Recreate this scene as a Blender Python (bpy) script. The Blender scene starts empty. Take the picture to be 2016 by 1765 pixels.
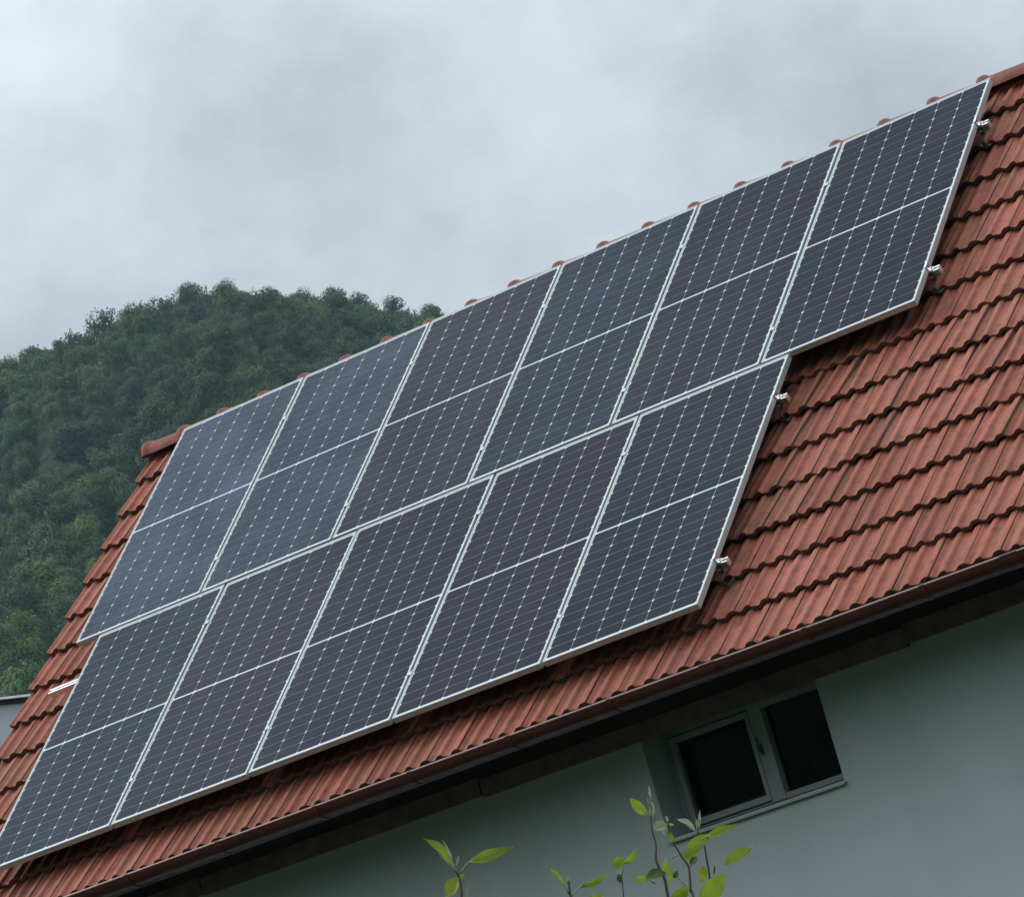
import bpy, bmesh, math, random
import numpy as np
from mathutils import Matrix, Vector, noise

sc = bpy.context.scene
COL = sc.collection
R = math.radians
random.seed(7)
rng = np.random.default_rng(7)

# ------------------------------------------------------------------ camera
CAM = np.array([18.486, -20.181, -2.851])
CX = np.array([0.767, 0.580, -0.273])     # image right
CY = np.array([-0.315, -0.029, -0.949])   # image down
CZ = np.cross(CX, CY)
CZ /= np.linalg.norm(CZ)
CX = CX - CZ * (CX @ CZ)
CX /= np.linalg.norm(CX)
CY = np.cross(CZ, CX)
F = 9194.96                                # focal length in photo pixels (2016 wide)
cam_d = bpy.data.cameras.new('camera')
cam = bpy.data.objects.new('camera', cam_d)
COL.objects.link(cam)
cam.matrix_world = Matrix(((CX[0], -CY[0], -CZ[0], CAM[0]),
                           (CX[1], -CY[1], -CZ[1], CAM[1]),
                           (CX[2], -CY[2], -CZ[2], CAM[2]),
                           (0, 0, 0, 1)))
cam_d.sensor_width = 36
cam_d.lens = 36 * F / 2016
cam_d.clip_start = 0.1
cam_d.clip_end = 8000
sc.camera = cam

# ------------------------------------------------------------------ sky, sun, exposure
SUN_EL, SUN_AZ = R(37), R(252)             # azimuth clockwise from +Y
world = bpy.data.worlds.new('World')
sc.world = world
world.use_nodes = True
wn, wl = world.node_tree.nodes, world.node_tree.links
wn.clear()


def N(nodes, typ, **kw):
    n = nodes.new(typ)
    for k, v in kw.items():
        if k.startswith('i_'):
            key = k[2:]
            key = int(key) if key.isdigit() else key.replace('_', ' ')
            n.inputs[key].default_value = v
        else:
            setattr(n, k, v)
    return n


def mth(nodes, links, op, a, b=None, c=None, clamp=False):
    n = nodes.new('ShaderNodeMath')
    n.operation = op
    n.use_clamp = clamp
    for i, v in enumerate((a, b, c)):
        if v is None:
            continue
        if isinstance(v, (int, float)):
            n.inputs[i].default_value = v
        else:
            links.new(v, n.inputs[i])
    return n.outputs[0]


def mixc(nodes, links, fac, a, b, blend='MIX'):
    n = nodes.new('ShaderNodeMix')
    n.data_type = 'RGBA'
    n.blend_type = blend
    for i, v in ((0, fac), (6, a), (7, b)):
        if isinstance(v, (int, float)):
            n.inputs[i].default_value = v
        elif isinstance(v, tuple):
            n.inputs[i].default_value = (*v, 1) if len(v) == 3 else v
        else:
            links.new(v, n.inputs[i])
    return n.outputs[2]


def ramp(nodes, links, src, stops):
    n = nodes.new('ShaderNodeValToRGB')
    el = n.color_ramp.elements
    while len(el) < len(stops):
        el.new(0.5)
    for e, (p, c) in zip(el, stops):
        e.position = p
        e.color = (c, c, c, 1) if isinstance(c, (int, float)) else (*c, 1)
    links.new(src, n.inputs[0])
    return n.outputs[0]


sky = N(wn, 'ShaderNodeTexSky', sky_type='NISHITA', sun_disc=False, sun_elevation=SUN_EL,
        sun_rotation=SUN_AZ, altitude=300, air_density=1.0, dust_density=2.0, ozone_density=1.0)
tc = N(wn, 'ShaderNodeTexCoord')
sep = N(wn, 'ShaderNodeSeparateXYZ')
wl.new(tc.outputs['Generated'], sep.inputs[0])
zpos = mth(wn, wl, 'MAXIMUM', sep.outputs[2], 0.0)
cie = mth(wn, wl, 'MULTIPLY_ADD', zpos, 1.6, 0.285)      # overcast dome, brightest overhead as the sky in view implies
mp = N(wn, 'ShaderNodeMapping')
mp.inputs['Location'].default_value = (3.1, 1.7, 0.4)
mp.inputs['Scale'].default_value = (1.0, 1.0, 1.25)
wl.new(tc.outputs['Generated'], mp.inputs[0])
n1 = N(wn, 'ShaderNodeTexNoise', i_Scale=8.0, i_Detail=8.0, i_Roughness=0.55, i_Distortion=0.12)
wl.new(mp.outputs[0], n1.inputs['Vector'])
n2 = N(wn, 'ShaderNodeTexNoise', i_Scale=3.0, i_Detail=3.0, i_Roughness=0.5)
wl.new(mp.outputs[0], n2.inputs['Vector'])
n3 = N(wn, 'ShaderNodeTexNoise', i_Scale=20.0, i_Detail=7.0, i_Roughness=0.58, i_Distortion=0.15)
wl.new(mp.outputs[0], n3.inputs['Vector'])
b1 = mth(wn, wl, 'MULTIPLY', ramp(wn, wl, n1.outputs[0], [(0.30, 0.66), (0.43, 0.87), (0.56, 1.09), (0.72, 1.22)]),
         ramp(wn, wl, n3.outputs[0], [(0.32, 0.86), (0.5, 1.0), (0.68, 1.09)]))
b2 = ramp(wn, wl, n2.outputs[0], [(0.3, 0.9), (0.7, 1.1)])
bb = mth(wn, wl, 'MULTIPLY', mth(wn, wl, 'MULTIPLY', b1, b2), cie)
ctint = ramp(wn, wl, n1.outputs[0], [(0.32, (0.90, 1.0, 1.13)), (0.68, (0.93, 1.03, 1.07))])
cl = N(wn, 'ShaderNodeVectorMath', operation='SCALE')
wl.new(ctint, cl.inputs[0])
wl.new(mth(wn, wl, 'MULTIPLY', bb, 10.9), cl.inputs['Scale'])
cover = ramp(wn, wl, n2.outputs[0], [(0.25, 0.88), (0.45, 0.97)])
skyc = mixc(wn, wl, cover, sky.outputs[0], cl.outputs[0])
bg = N(wn, 'ShaderNodeBackground', i_Strength=0.1)
wl.new(skyc, bg.inputs[0])
wo = N(wn, 'ShaderNodeOutputWorld')
wl.new(bg.outputs[0], wo.inputs[0])

sun_d = bpy.data.lights.new('sun', 'SUN')
sun_d.energy = 1.5
sun_d.angle = R(12)
sun_d.color = (1.0, 0.96, 0.9)
sun = bpy.data.objects.new('sun', sun_d)
COL.objects.link(sun)
sdir = Vector((math.sin(SUN_AZ) * math.cos(SUN_EL), math.cos(SUN_AZ) * math.cos(SUN_EL), math.sin(SUN_EL)))
sun.rotation_euler = (-sdir).to_track_quat('-Z', 'Y').to_euler()
sun.location = (0, 0, 60)

vs = sc.view_settings
vs.view_transform = 'Standard'
vs.look = 'None'
vs.exposure = 0.0
vs.gamma = 1.0
vs.use_curve_mapping = False
sc.cycles.max_bounces = 8
sc.cycles.diffuse_bounces = 1
sc.cycles.transparent_max_bounces = 16
sc.cycles.volume_bounces = 1
sc.cycles.use_denoising = True

# ------------------------------------------------------------------ helpers
PITCH = R(40)
CP, SP = math.cos(PITCH), math.sin(PITCH)


def rp(u, v, w):
    """roof coordinates (along eave, up the slope, out of the slope) to world"""
    return Vector((u, v * CP - w * SP, v * SP + w * CP))


ROOF = Matrix(((1, 0, 0, 0), (0, CP, -SP, 0), (0, SP, CP, 0), (0, 0, 0, 1)))
CAMv = Vector(CAM)


def pix(x, y, dist):
    d = CZ + CX * ((x - 1008) / F) + CY * ((y - 882.5) / F)
    return Vector(CAM + d * dist)


def proj(P):
    q = np.asarray(P, float) - CAM
    z = q @ CZ
    return 1008 + F * (q @ CX) / z, 882.5 + F * (q @ CY) / z


WM = {}


def setp(o, parent):
    if parent is not None:
        o.parent = parent
        o.matrix_parent_inverse = WM.get(parent.name, Matrix.Identity(4)).inverted()


def mesh(name, verts, faces, mat, smooth=False):
    me = bpy.data.meshes.new(name)
    me.from_pydata([tuple(v) for v in verts], [], faces)
    me.materials.append(mat)
    if smooth:
        me.polygons.foreach_set('use_smooth', [True] * len(me.polygons))
    me.update()
    return me


def obj(name, me, parent=None, mw=None):
    o = bpy.data.objects.new(name, me)
    COL.objects.link(o)
    setp(o, parent)
    if mw is not None:
        o.matrix_basis = mw
    WM[o.name] = mw.copy() if mw is not None else Matrix.Identity(4)
    return o


def empty(name, loc=(0, 0, 0), rot=(0, 0, 0), label=None, cat=None, group=None):
    o = bpy.data.objects.new(name, None)
    COL.objects.link(o)
    o.empty_display_size = 0.2
    o.location = loc
    o.rotation_euler = rot
    WM[o.name] = Matrix.Translation(Vector(loc)) @ Matrix.Rotation(rot[2], 4, 'Z') @ Matrix.Rotation(rot[1], 4, 'Y') @ Matrix.Rotation(rot[0], 4, 'X')
    tag(o, label, cat, group)
    return o


def tag(o, label=None, cat=None, group=None, kind=None):
    if label:
        o['label'] = label
    if cat:
        o['category'] = cat
    if group:
        o['group'] = group
    if kind:
        o['kind'] = kind
    return o


class MB:
    def __init__(self):
        self.v, self.f = [], []

    def add(self, verts, faces):
        n = len(self.v)
        self.v += [tuple(p) for p in verts]
        self.f += [tuple(i + n for i in f) for f in faces]
        return self

    def box(self, a, b, M=None):
        (x0, y0, z0), (x1, y1, z1) = a, b
        vs_ = [(x0, y0, z0), (x1, y0, z0), (x1, y1, z0), (x0, y1, z0), (x0, y0, z1), (x1, y0, z1), (x1, y1, z1), (x0, y1, z1)]
        if M is not None:
            vs_ = [M @ Vector(p) for p in vs_]
        return self.add(vs_, [(0, 3, 2, 1), (4, 5, 6, 7), (0, 1, 5, 4), (1, 2, 6, 5), (2, 3, 7, 6), (3, 0, 4, 7)])

    def extr(self, poly, x0, x1, f):
        """closed polygon (a,b) extruded along x; f maps (x,a,b) to a point"""
        n = len(poly)
        vs_ = [f(x0, a, b) for a, b in poly] + [f(x1, a, b) for a, b in poly]
        fs = [(i, (i + 1) % n, (i + 1) % n + n, i + n) for i in range(n)]
        fs += [tuple(range(n))[::-1], tuple(range(n, 2 * n))]
        return self.add(vs_, fs)

    def tube(self, pts, rad, seg=6, cap=True):
        pts = [Vector(p) for p in pts]
        rings = []
        prev = None
        for i, p in enumerate(pts):
            t = (pts[min(i + 1, len(pts) - 1)] - pts[max(i - 1, 0)]).normalized()
            a = prev if prev is not None else (Vector((0.3, 0.7, 0.64)) if abs(t.z) > 0.9 else Vector((0, 0, 1)))
            s = t.cross(a).normalized()
            c = s.cross(t).normalized()
            prev = c
            r = rad[i] if isinstance(rad, (list, tuple)) else rad
            rings.append([p + s * (r * math.cos(k * 2 * math.pi / seg)) + c * (r * math.sin(k * 2 * math.pi / seg)) for k in range(seg)])
        n0 = [q for r_ in rings for q in r_]
        fs = []
        for i in range(len(rings) - 1):
            for k in range(seg):
                k2 = (k + 1) % seg
                fs.append((i * seg + k, i * seg + k2, (i + 1) * seg + k2, (i + 1) * seg + k))
        if cap:
            fs.append(tuple(range(seg))[::-1])
            fs.append(tuple((len(rings) - 1) * seg + k for k in range(seg)))
        return self.add(n0, fs)

    def mesh(self, name, mat, smooth=False):
        return mesh(name, self.v, self.f, mat, smooth)


# ------------------------------------------------------------------ materials
def new_mat(name):
    m = bpy.data.materials.new(name)
    m.use_nodes = True
    nt = m.node_tree
    nt.nodes.clear()
    out = nt.nodes.new('ShaderNodeOutputMaterial')
    p = nt.nodes.new('ShaderNodeBsdfPrincipled')
    nt.links.new(p.outputs[0], out.inputs[0])
    return m, nt.nodes, nt.links, p, out


def setin(links, sock, v):
    if isinstance(v, (int, float)):
        sock.default_value = v
    elif isinstance(v, tuple):
        sock.default_value = (*v, 1) if len(v) == 3 else v
    else:
        links.new(v, sock)


def basic(name, col, rough=0.6, metal=0.0, spec=0.5, var=0.15, scale=8.0, bump=0.0, bscale=60.0, coords='Object'):
    m, n, l, p, _ = new_mat(name)
    t = N(n, 'ShaderNodeTexCoord')
    ns = N(n, 'ShaderNodeTexNoise', i_Scale=scale, i_Detail=5.0, i_Roughness=0.6)
    l.new(t.outputs[coords], ns.inputs['Vector'])
    lo = tuple(c * (1 - var) for c in col)
    hi = tuple(min(1, c * (1 + var)) for c in col)
    c = ramp(n, l, ns.outputs[0], [(0.3, lo), (0.7, hi)])
    l.new(c, p.inputs['Base Color'])
    p.inputs['Roughness'].default_value = rough
    p.inputs['Metallic'].default_value = metal
    p.inputs['Specular IOR Level'].default_value = spec
    if bump:
        nb = N(n, 'ShaderNodeTexNoise', i_Scale=bscale, i_Detail=4.0)
        l.new(t.outputs[coords], nb.inputs['Vector'])
        bp = N(n, 'ShaderNodeBump', i_Strength=bump, i_Distance=0.01)
        l.new(nb.outputs[0], bp.inputs['Height'])
        l.new(bp.outputs[0], p.inputs['Normal'])
    return m


def tile_mat():
    m, n, l, p, _ = new_mat('clay_tile')
    t = N(n, 'ShaderNodeTexCoord')
    oi = N(n, 'ShaderNodeObjectInfo')
    rnd = oi.outputs['Random']
    geo = N(n, 'ShaderNodeNewGeometry')
    # fired-clay colour, different from tile to tile
    base = ramp(n, l, rnd, [(0.0, (0.225, 0.063, 0.038)), (0.3, (0.315, 0.094, 0.061)), (0.55, (0.275, 0.079, 0.046)), (0.8, (0.355, 0.114, 0.078)), (1.0, (0.25, 0.084, 0.046))])
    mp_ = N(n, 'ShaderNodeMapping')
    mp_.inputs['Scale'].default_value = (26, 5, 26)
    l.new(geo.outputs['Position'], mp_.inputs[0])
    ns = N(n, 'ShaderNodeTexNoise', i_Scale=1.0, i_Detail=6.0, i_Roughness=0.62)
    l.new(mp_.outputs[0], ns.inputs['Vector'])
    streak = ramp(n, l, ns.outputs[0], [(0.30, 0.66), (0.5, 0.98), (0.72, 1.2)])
    nf = N(n, 'ShaderNodeTexNoise', i_Scale=160.0, i_Detail=3.0)
    l.new(geo.outputs['Position'], nf.inputs['Vector'])
    fine = ramp(n, l, nf.outputs[0], [(0.3, 0.9), (0.7, 1.08)])
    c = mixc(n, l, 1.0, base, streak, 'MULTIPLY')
    c = mixc(n, l, 1.0, c, fine, 'MULTIPLY')
    # soot and lichen stains on some tiles only
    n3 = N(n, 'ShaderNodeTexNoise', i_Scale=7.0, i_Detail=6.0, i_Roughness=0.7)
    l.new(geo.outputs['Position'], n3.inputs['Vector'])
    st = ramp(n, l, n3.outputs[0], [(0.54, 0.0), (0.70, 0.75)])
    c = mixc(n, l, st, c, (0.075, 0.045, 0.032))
    n4 = N(n, 'ShaderNodeTexNoise', i_Scale=3.2, i_Detail=5.0, i_Roughness=0.6)
    l.new(geo.outputs['Position'], n4.inputs['Vector'])
    och = ramp(n, l, n4.outputs[0], [(0.45, 0.0), (0.75, 0.4)])
    c = mixc(n, l, och, c, (0.22, 0.105, 0.055))
    l.new(c, p.inputs['Base Color'])
    p.inputs['Roughness'].default_value = 0.66
    p.inputs['Specular IOR Level'].default_value = 0.28
    bp = N(n, 'ShaderNodeBump', i_Strength=0.25, i_Distance=0.002)
    l.new(nf.outputs[0], bp.inputs['Height'])
    l.new(bp.outputs[0], p.inputs['Normal'])
    return m


def cell_mat(name, col, line=False):
    """solar laminate: dark silicon (or white backsheet) under smooth glass with a film of dust"""
    m, n, l, p, out = new_mat(name)
    geo = N(n, 'ShaderNodeNewGeometry')
    oi = N(n, 'ShaderNodeObjectInfo')
    sepc = N(n, 'ShaderNodeSeparateColor')
    l.new(oi.outputs['Color'], sepc.inputs[0])
    if line:
        c0 = mixc(n, l, oi.outputs['Random'], tuple(x * 0.8 for x in col), tuple(x * 1.25 for x in col))
        warm = mixc(n, l, sepc.outputs[0], c0, (0.0120, 0.0085, 0.0160))
    else:
        warm = mixc(n, l, 0.0, col, col)
    n1_ = N(n, 'ShaderNodeTexNoise', i_Scale=2.2, i_Detail=6.0, i_Roughness=0.65)
    l.new(geo.outputs['Position'], n1_.inputs['Vector'])
    n2_ = N(n, 'ShaderNodeTexNoise', i_Scale=38.0, i_Detail=4.0, i_Roughness=0.6)
    l.new(geo.outputs['Position'], n2_.inputs['Vector'])
    dust_sheen = mth(n, l, 'MULTIPLY', ramp(n, l, n1_.outputs[0], [(0.34, 0.42), (0.52, 0.72), (0.68, 1.0)]),
               ramp(n, l, n2_.outputs[0], [(0.3, 0.6), (0.7, 1.0)]))
    dust_sheen = mth(n, l, 'MULTIPLY', dust_sheen, sepc.outputs[1], clamp=True)
    c = mixc(n, l, dust_sheen, warm, (0.26, 0.345, 0.50))  # bluish sky sheen is put into this colour along with the dusty film
    l.new(c, p.inputs['Base Color'])
    p.inputs['Roughness'].default_value = 0.10
    p.inputs['IOR'].default_value = 1.115
    p.inputs['Specular IOR Level'].default_value = 0.5
    return m


def leaf_mat(name, cols, transl=0.35, scale=None, zoning=True):
    m, n, l, p, out = new_mat(name)
    oi = N(n, 'ShaderNodeObjectInfo')
    geo = N(n, 'ShaderNodeNewGeometry')
    k = len(cols)
    base = ramp(n, l, oi.outputs['Random'], [(i / (k - 1), c) for i, c in enumerate(cols)])
    if scale:
        ns = N(n, 'ShaderNodeTexNoise', i_Scale=scale, i_Detail=3.0)
        l.new(geo.outputs['Position'], ns.inputs['Vector'])
        v = ramp(n, l, ns.outputs[0], [(0.3, 0.72), (0.7, 1.3)])
        base = mixc(n, l, 1.0, base, v, 'MULTIPLY')
    if zoning == 'zone':                      # lighter, yellower species lower down the hill
        sp_ = N(n, 'ShaderNodeSeparateXYZ')
        l.new(oi.outputs['Location'], sp_.inputs[0])
        zz_ = mth(n, l, 'ADD', mth(n, l, 'DIVIDE', sp_.outputs[2], 100.0), mth(n, l, 'MULTIPLY', oi.outputs['Random'], 0.35))
        low = ramp(n, l, mth(n, l, 'MULTIPLY', zz_, 0.4), [(0.40, 1.0), (0.62, 0.0)])
        base = mixc(n, l, low, mixc(n, l, 1.0, base, (1.0, 1.02, 0.88), 'MULTIPLY'), mixc(n, l, 1.0, base, (1.9, 1.7, 0.8), 'MULTIPLY'))
    v2 = ramp(n, l, geo.outputs['Random Per Island'], [(0.0, 0.88), (1.0, 1.12)])
    base = mixc(n, l, 1.0, base, v2, 'MULTIPLY')
    l.new(base, p.inputs['Base Color'])
    p.inputs['Roughness'].default_value = 0.6
    p.inputs['Specular IOR Level'].default_value = 0.25
    tr = N(n, 'ShaderNodeBsdfTranslucent')
    l.new(base, tr.inputs[0])
    mx = N(n, 'ShaderNodeMixShader', i_0=transl)
    l.new(p.outputs[0], mx.inputs[1])
    l.new(tr.outputs[0], mx.inputs[2])
    l.new(mx.outputs[0], out.inputs[0])
    return m


def plaster_mat():
    m, n, l, p, _ = new_mat('grey_render')
    geo = N(n, 'ShaderNodeNewGeometry')
    mp_ = N(n, 'ShaderNodeMapping')
    mp_.inputs['Scale'].default_value = (5.0, 5.0, 0.7)
    l.new(geo.outputs['Position'], mp_.inputs[0])
    a = N(n, 'ShaderNodeTexNoise', i_Scale=1.0, i_Detail=6.0, i_Roughness=0.6)
    l.new(mp_.outputs[0], a.inputs['Vector'])
    b = N(n, 'ShaderNodeTexNoise', i_Scale=210.0, i_Detail=3.0, i_Roughness=0.7)
    l.new(geo.outputs['Position'], b.inputs['Vector'])
    d = N(n, 'ShaderNodeTexNoise', i_Scale=1.6, i_Detail=4.0)
    l.new(geo.outputs['Position'], d.inputs['Vector'])
    c = mixc(n, l, 1.0, (0.54, 0.585, 0.585), ramp(n, l, a.outputs[0], [(0.3, 0.96), (0.6, 1.0)]), 'MULTIPLY')
    c = mixc(n, l, 1.0, c, ramp(n, l, b.outputs[0], [(0.3, 0.84), (0.7, 1.12)]), 'MULTIPLY')
    c = mixc(n, l, 1.0, c, ramp(n, l, d.outputs[0], [(0.3, 0.94), (0.7, 1.04)]), 'MULTIPLY')
    l.new(c, p.inputs['Base Color'])
    p.inputs['Roughness'].default_value = 0.9
    p.inputs['Specular IOR Level'].default_value = 0.2
    bp = N(n, 'ShaderNodeBump', i_Strength=0.4, i_Distance=0.003)
    l.new(b.outputs[0], bp.inputs['Height'])
    l.new(bp.outputs[0], p.inputs['Normal'])
    return m


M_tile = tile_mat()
M_cap = basic('weathered_ridge_clay', (0.185, 0.066, 0.050), rough=0.75, spec=0.25, var=0.45, scale=9, bump=0.3, bscale=70)
M_edge = basic('mossy_tile_edge', (0.10, 0.066, 0.042), rough=0.9, var=0.4, scale=14)  # shade on the tile's front and edges put into a darker mossy colour
M_cell = cell_mat('silicon_cell', (0.0042, 0.0078, 0.0175), line=True)
M_back = cell_mat('white_backsheet', (0.56, 0.61, 0.64))
M_alu = basic('anodised_aluminium', (0.44, 0.48, 0.465), rough=0.42, metal=0.42, var=0.06, scale=20)
M_alu2 = basic('mill_aluminium', (0.86, 0.87, 0.87), rough=0.28, metal=1.0, var=0.06, scale=40)
M_hook = basic('dull_steel', (0.13, 0.125, 0.12), rough=0.5, metal=0.8, var=0.2, scale=30)
M_gut = basic('painted_gutter', (0.062, 0.013, 0.010), rough=0.33, spec=0.5, var=0.22, scale=5, bump=0.05)
M_gutlip = basic('gutter_rim', (0.24, 0.14, 0.12), rough=0.3, spec=0.6, var=0.12, scale=9)
M_wood = basic('brown_stained_wood', (0.19, 0.13, 0.135), rough=0.65, var=0.35, scale=11, bump=0.3, bscale=40)
M_deck = basic('roof_boarding', (0.05, 0.035, 0.028), rough=0.8, var=0.3, scale=6)
M_plaster = plaster_mat()
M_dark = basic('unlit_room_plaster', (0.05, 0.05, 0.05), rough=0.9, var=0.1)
M_pvc = basic('white_window_plastic', (0.34, 0.375, 0.37), rough=0.45, var=0.05, scale=12)
M_seal = basic('black_rubber_seal', (0.015, 0.015, 0.015), rough=0.6)
M_bark = basic('tree_bark', (0.075, 0.06, 0.05), rough=0.9, var=0.3, scale=3)
M_twig = basic('young_bark', (0.085, 0.060, 0.055), rough=0.6, var=0.4, scale=30)
M_green_twig = basic('petiole', (0.20, 0.24, 0.12), rough=0.6, var=0.2, scale=30)
M_nwall = basic('pale_cladding', (0.46, 0.50, 0.54), rough=0.8, var=0.04, scale=1.5)
M_white = basic('white_edge_trim', (0.8, 0.8, 0.8), rough=0.4, var=0.03)
M_black = basic('dark_drip_edge', (0.012, 0.014, 0.016), rough=0.5)
M_ground = basic('meadow_ground', (0.020, 0.031, 0.014), rough=0.95, spec=0.1, var=0.5, scale=0.35)
M_forest = leaf_mat('forest_foliage', [(0.017, 0.048, 0.022), (0.044, 0.092, 0.024), (0.026, 0.064, 0.030), (0.086, 0.122, 0.026), (0.019, 0.050, 0.025), (0.062, 0.106, 0.042), (0.033, 0.075, 0.026), (0.072, 0.092, 0.042)], 0.2, scale=0.02, zoning='zone')
M_sparse = leaf_mat('thin_crown_foliage', [(0.030, 0.048, 0.028), (0.045, 0.065, 0.032)], 0.3)
M_yleaf = leaf_mat('spring_leaf', [(0.19, 0.26, 0.024), (0.28, 0.345, 0.038), (0.215, 0.285, 0.030)], 0.5, scale=25.0)
M_pleaf = leaf_mat('downy_leaf', [(0.26, 0.32, 0.18), (0.36, 0.42, 0.28)], 0.35)
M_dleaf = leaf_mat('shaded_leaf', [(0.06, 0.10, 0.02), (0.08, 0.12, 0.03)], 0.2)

# ------------------------------------------------------------------ terrain
AZ = [-180, -145, -110, -75, -55, -45, -42, -40.3, -39, -38.1, -37.6, -37.15, -36.7, -36.1, -35.7, -35, -34.5, -34, -33, -31, -24, -10, 30, 90, 140, 180]
EL = [12.5, 14.5, 11.5, 9.5, 10.0, 10.4, 10.65, 10.78, 10.98, 11.2, 11.34, 11.2, 10.85, 10.48, 10.3, 10.1, 9.6, 8.9, 8.0, 7.2, 6.5, 6.0, 6.5, 8.0, 11.0, 12.5]  # unseen hill behind the camera raised so the window panes reflect dark
GZ = -4.45
D0, D1 = 360.0, 1120.0


def terrain_h(az, d):
    e = np.interp(az, AZ, EL)
    crest = CAM[2] + D1 * np.tan(np.radians(e)) - GZ
    s = np.clip((d - D0) / (D1 - D0), 0, 1)
    s = s * s * (3 - 2 * s)
    s = np.where(d > D1, 1 - 0.10 * np.clip((d - D1) / 330, 0, 1), s)
    rough_ = 3.0 * np.sin(np.radians(az) * 61 + d * 0.013) + 2.0 * np.sin(np.radians(az) * 143 - d * 0.021)
    return GZ + crest * s + rough_ * np.clip((d - D0) / 500, 0, 1)


az_l = np.concatenate([np.arange(-180, -50, 4.0), np.arange(-50, -24, 0.5), np.arange(-24, 180, 4.0)])
d_l = np.concatenate([[0.01, 15, 40, 90, 180, 280], np.arange(360, 1470, 24.0)])
tv, tf = [], []
for a in az_l:
    hs = terrain_h(a, d_l)
    for d, h in zip(d_l, hs):
        tv.append((CAM[0] + d * math.sin(R(a)), CAM[1] + d * math.cos(R(a)), h))
na, nd = len(az_l), len(d_l)
for i in range(na):
    j = (i + 1) % na
    for k in range(nd - 1):
        tf.append((i * nd + k, j * nd + k, j * nd + k + 1, i * nd + k + 1))
ground = obj('ground', mesh('ground', tv, tf, M_ground, True))
tag(ground, kind='structure')

# ------------------------------------------------------------------ house
T_U0, T_W, T_V0, T_C = 5.604 - 28 * 0.2192, 0.2192, -0.281, 0.337
NCOL, NROW = 44, 14
U1 = T_U0 + NCOL * T_W
WT = -0.150
house = empty('house', (4.4, 3.46, GZ), label='grey rendered house with red clay tiled roof under the solar panels', cat='house')

YW = 0.60
WX0, WX1, WZ0, WZ1 = 4.5097, 5.6703, -1.0538, -0.4577
HX0, HX1 = T_U0 + 0.22, U1 - 0.2
YB = 2 * 3.46 - YW
mb = MB()
# front wall built around the window opening
xs = [HX0, WX0, WX1, HX1]
zs = [GZ, WZ0, WZ1, 0.11]
for i in range(3):
    for k in range(3):
        if i == 1 and k == 1:
            continue
        a = [(xs[i], YW, zs[k]), (xs[i + 1], YW, zs[k]), (xs[i + 1], YW, zs[k + 1]), (xs[i], YW, zs[k + 1])]
        mb.add(a, [(0, 1, 2, 3)])
yr = YW + 0.36
mb.add([(WX0, YW, WZ0), (WX0, yr, WZ0), (WX0, yr, WZ1), (WX0, YW, WZ1)], [(0, 1, 2, 3)])
mb.add([(WX1, YW, WZ0), (WX1, yr, WZ0), (WX1, yr, WZ1), (WX1, YW, WZ1)], [(3, 2, 1, 0)])
mb.add([(WX0, YW, WZ1), (WX0, yr, WZ1), (WX1, yr, WZ1), (WX1, YW, WZ1)], [(0, 1, 2, 3)])
mb.add([(WX0, YW, WZ0), (WX0, yr, WZ0), (WX1, yr, WZ0), (WX1, YW, WZ0)], [(3, 2, 1, 0)])
ZR = 2.50
for x, fl in ((HX0, True), (HX1, False)):
    q = [(x, YW, GZ), (x, YB, GZ), (x, YB, 0.11), (x, 3.46, ZR), (x, YW, 0.11)]
    mb.add(q, [tuple(range(5))[::-1] if fl else tuple(range(5))])
mb.add([(HX0, YB, GZ), (HX1, YB, GZ), (HX1, YB, 0.11), (HX0, YB, 0.11)], [(3, 2, 1, 0)])
obj('wall', mb.mesh('wall', M_plaster), house)
# dark room behind the window
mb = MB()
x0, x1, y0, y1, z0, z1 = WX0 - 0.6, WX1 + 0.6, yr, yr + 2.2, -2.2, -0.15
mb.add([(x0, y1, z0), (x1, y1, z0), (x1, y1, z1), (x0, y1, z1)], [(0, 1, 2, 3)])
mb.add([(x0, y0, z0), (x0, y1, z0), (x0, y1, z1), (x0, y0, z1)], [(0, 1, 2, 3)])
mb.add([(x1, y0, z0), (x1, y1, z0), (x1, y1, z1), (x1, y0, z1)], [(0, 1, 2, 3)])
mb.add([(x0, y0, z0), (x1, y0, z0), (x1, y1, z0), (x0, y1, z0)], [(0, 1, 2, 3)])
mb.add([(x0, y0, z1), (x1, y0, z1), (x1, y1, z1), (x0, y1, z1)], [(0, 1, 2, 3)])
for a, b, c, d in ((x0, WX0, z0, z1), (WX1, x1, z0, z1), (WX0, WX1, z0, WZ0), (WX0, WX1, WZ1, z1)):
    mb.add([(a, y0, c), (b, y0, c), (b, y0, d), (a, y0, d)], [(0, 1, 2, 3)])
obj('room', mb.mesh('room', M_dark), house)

# roof deck (boarding under the tiles), rear slope, rafters
VA = 4.385
mb = MB()


def slab(u0, u1, v0, v1, w0, w1):
    vs_ = [rp(u, v, w) for w in (w0, w1) for u, v in ((u0, v0), (u1, v0), (u1, v1), (u0, v1))]
    mb.add(vs_, [(0, 3, 2, 1), (4, 5, 6, 7), (0, 1, 5, 4), (1, 2, 6, 5), (2, 3, 7, 6), (3, 0, 4, 7)])


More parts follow.
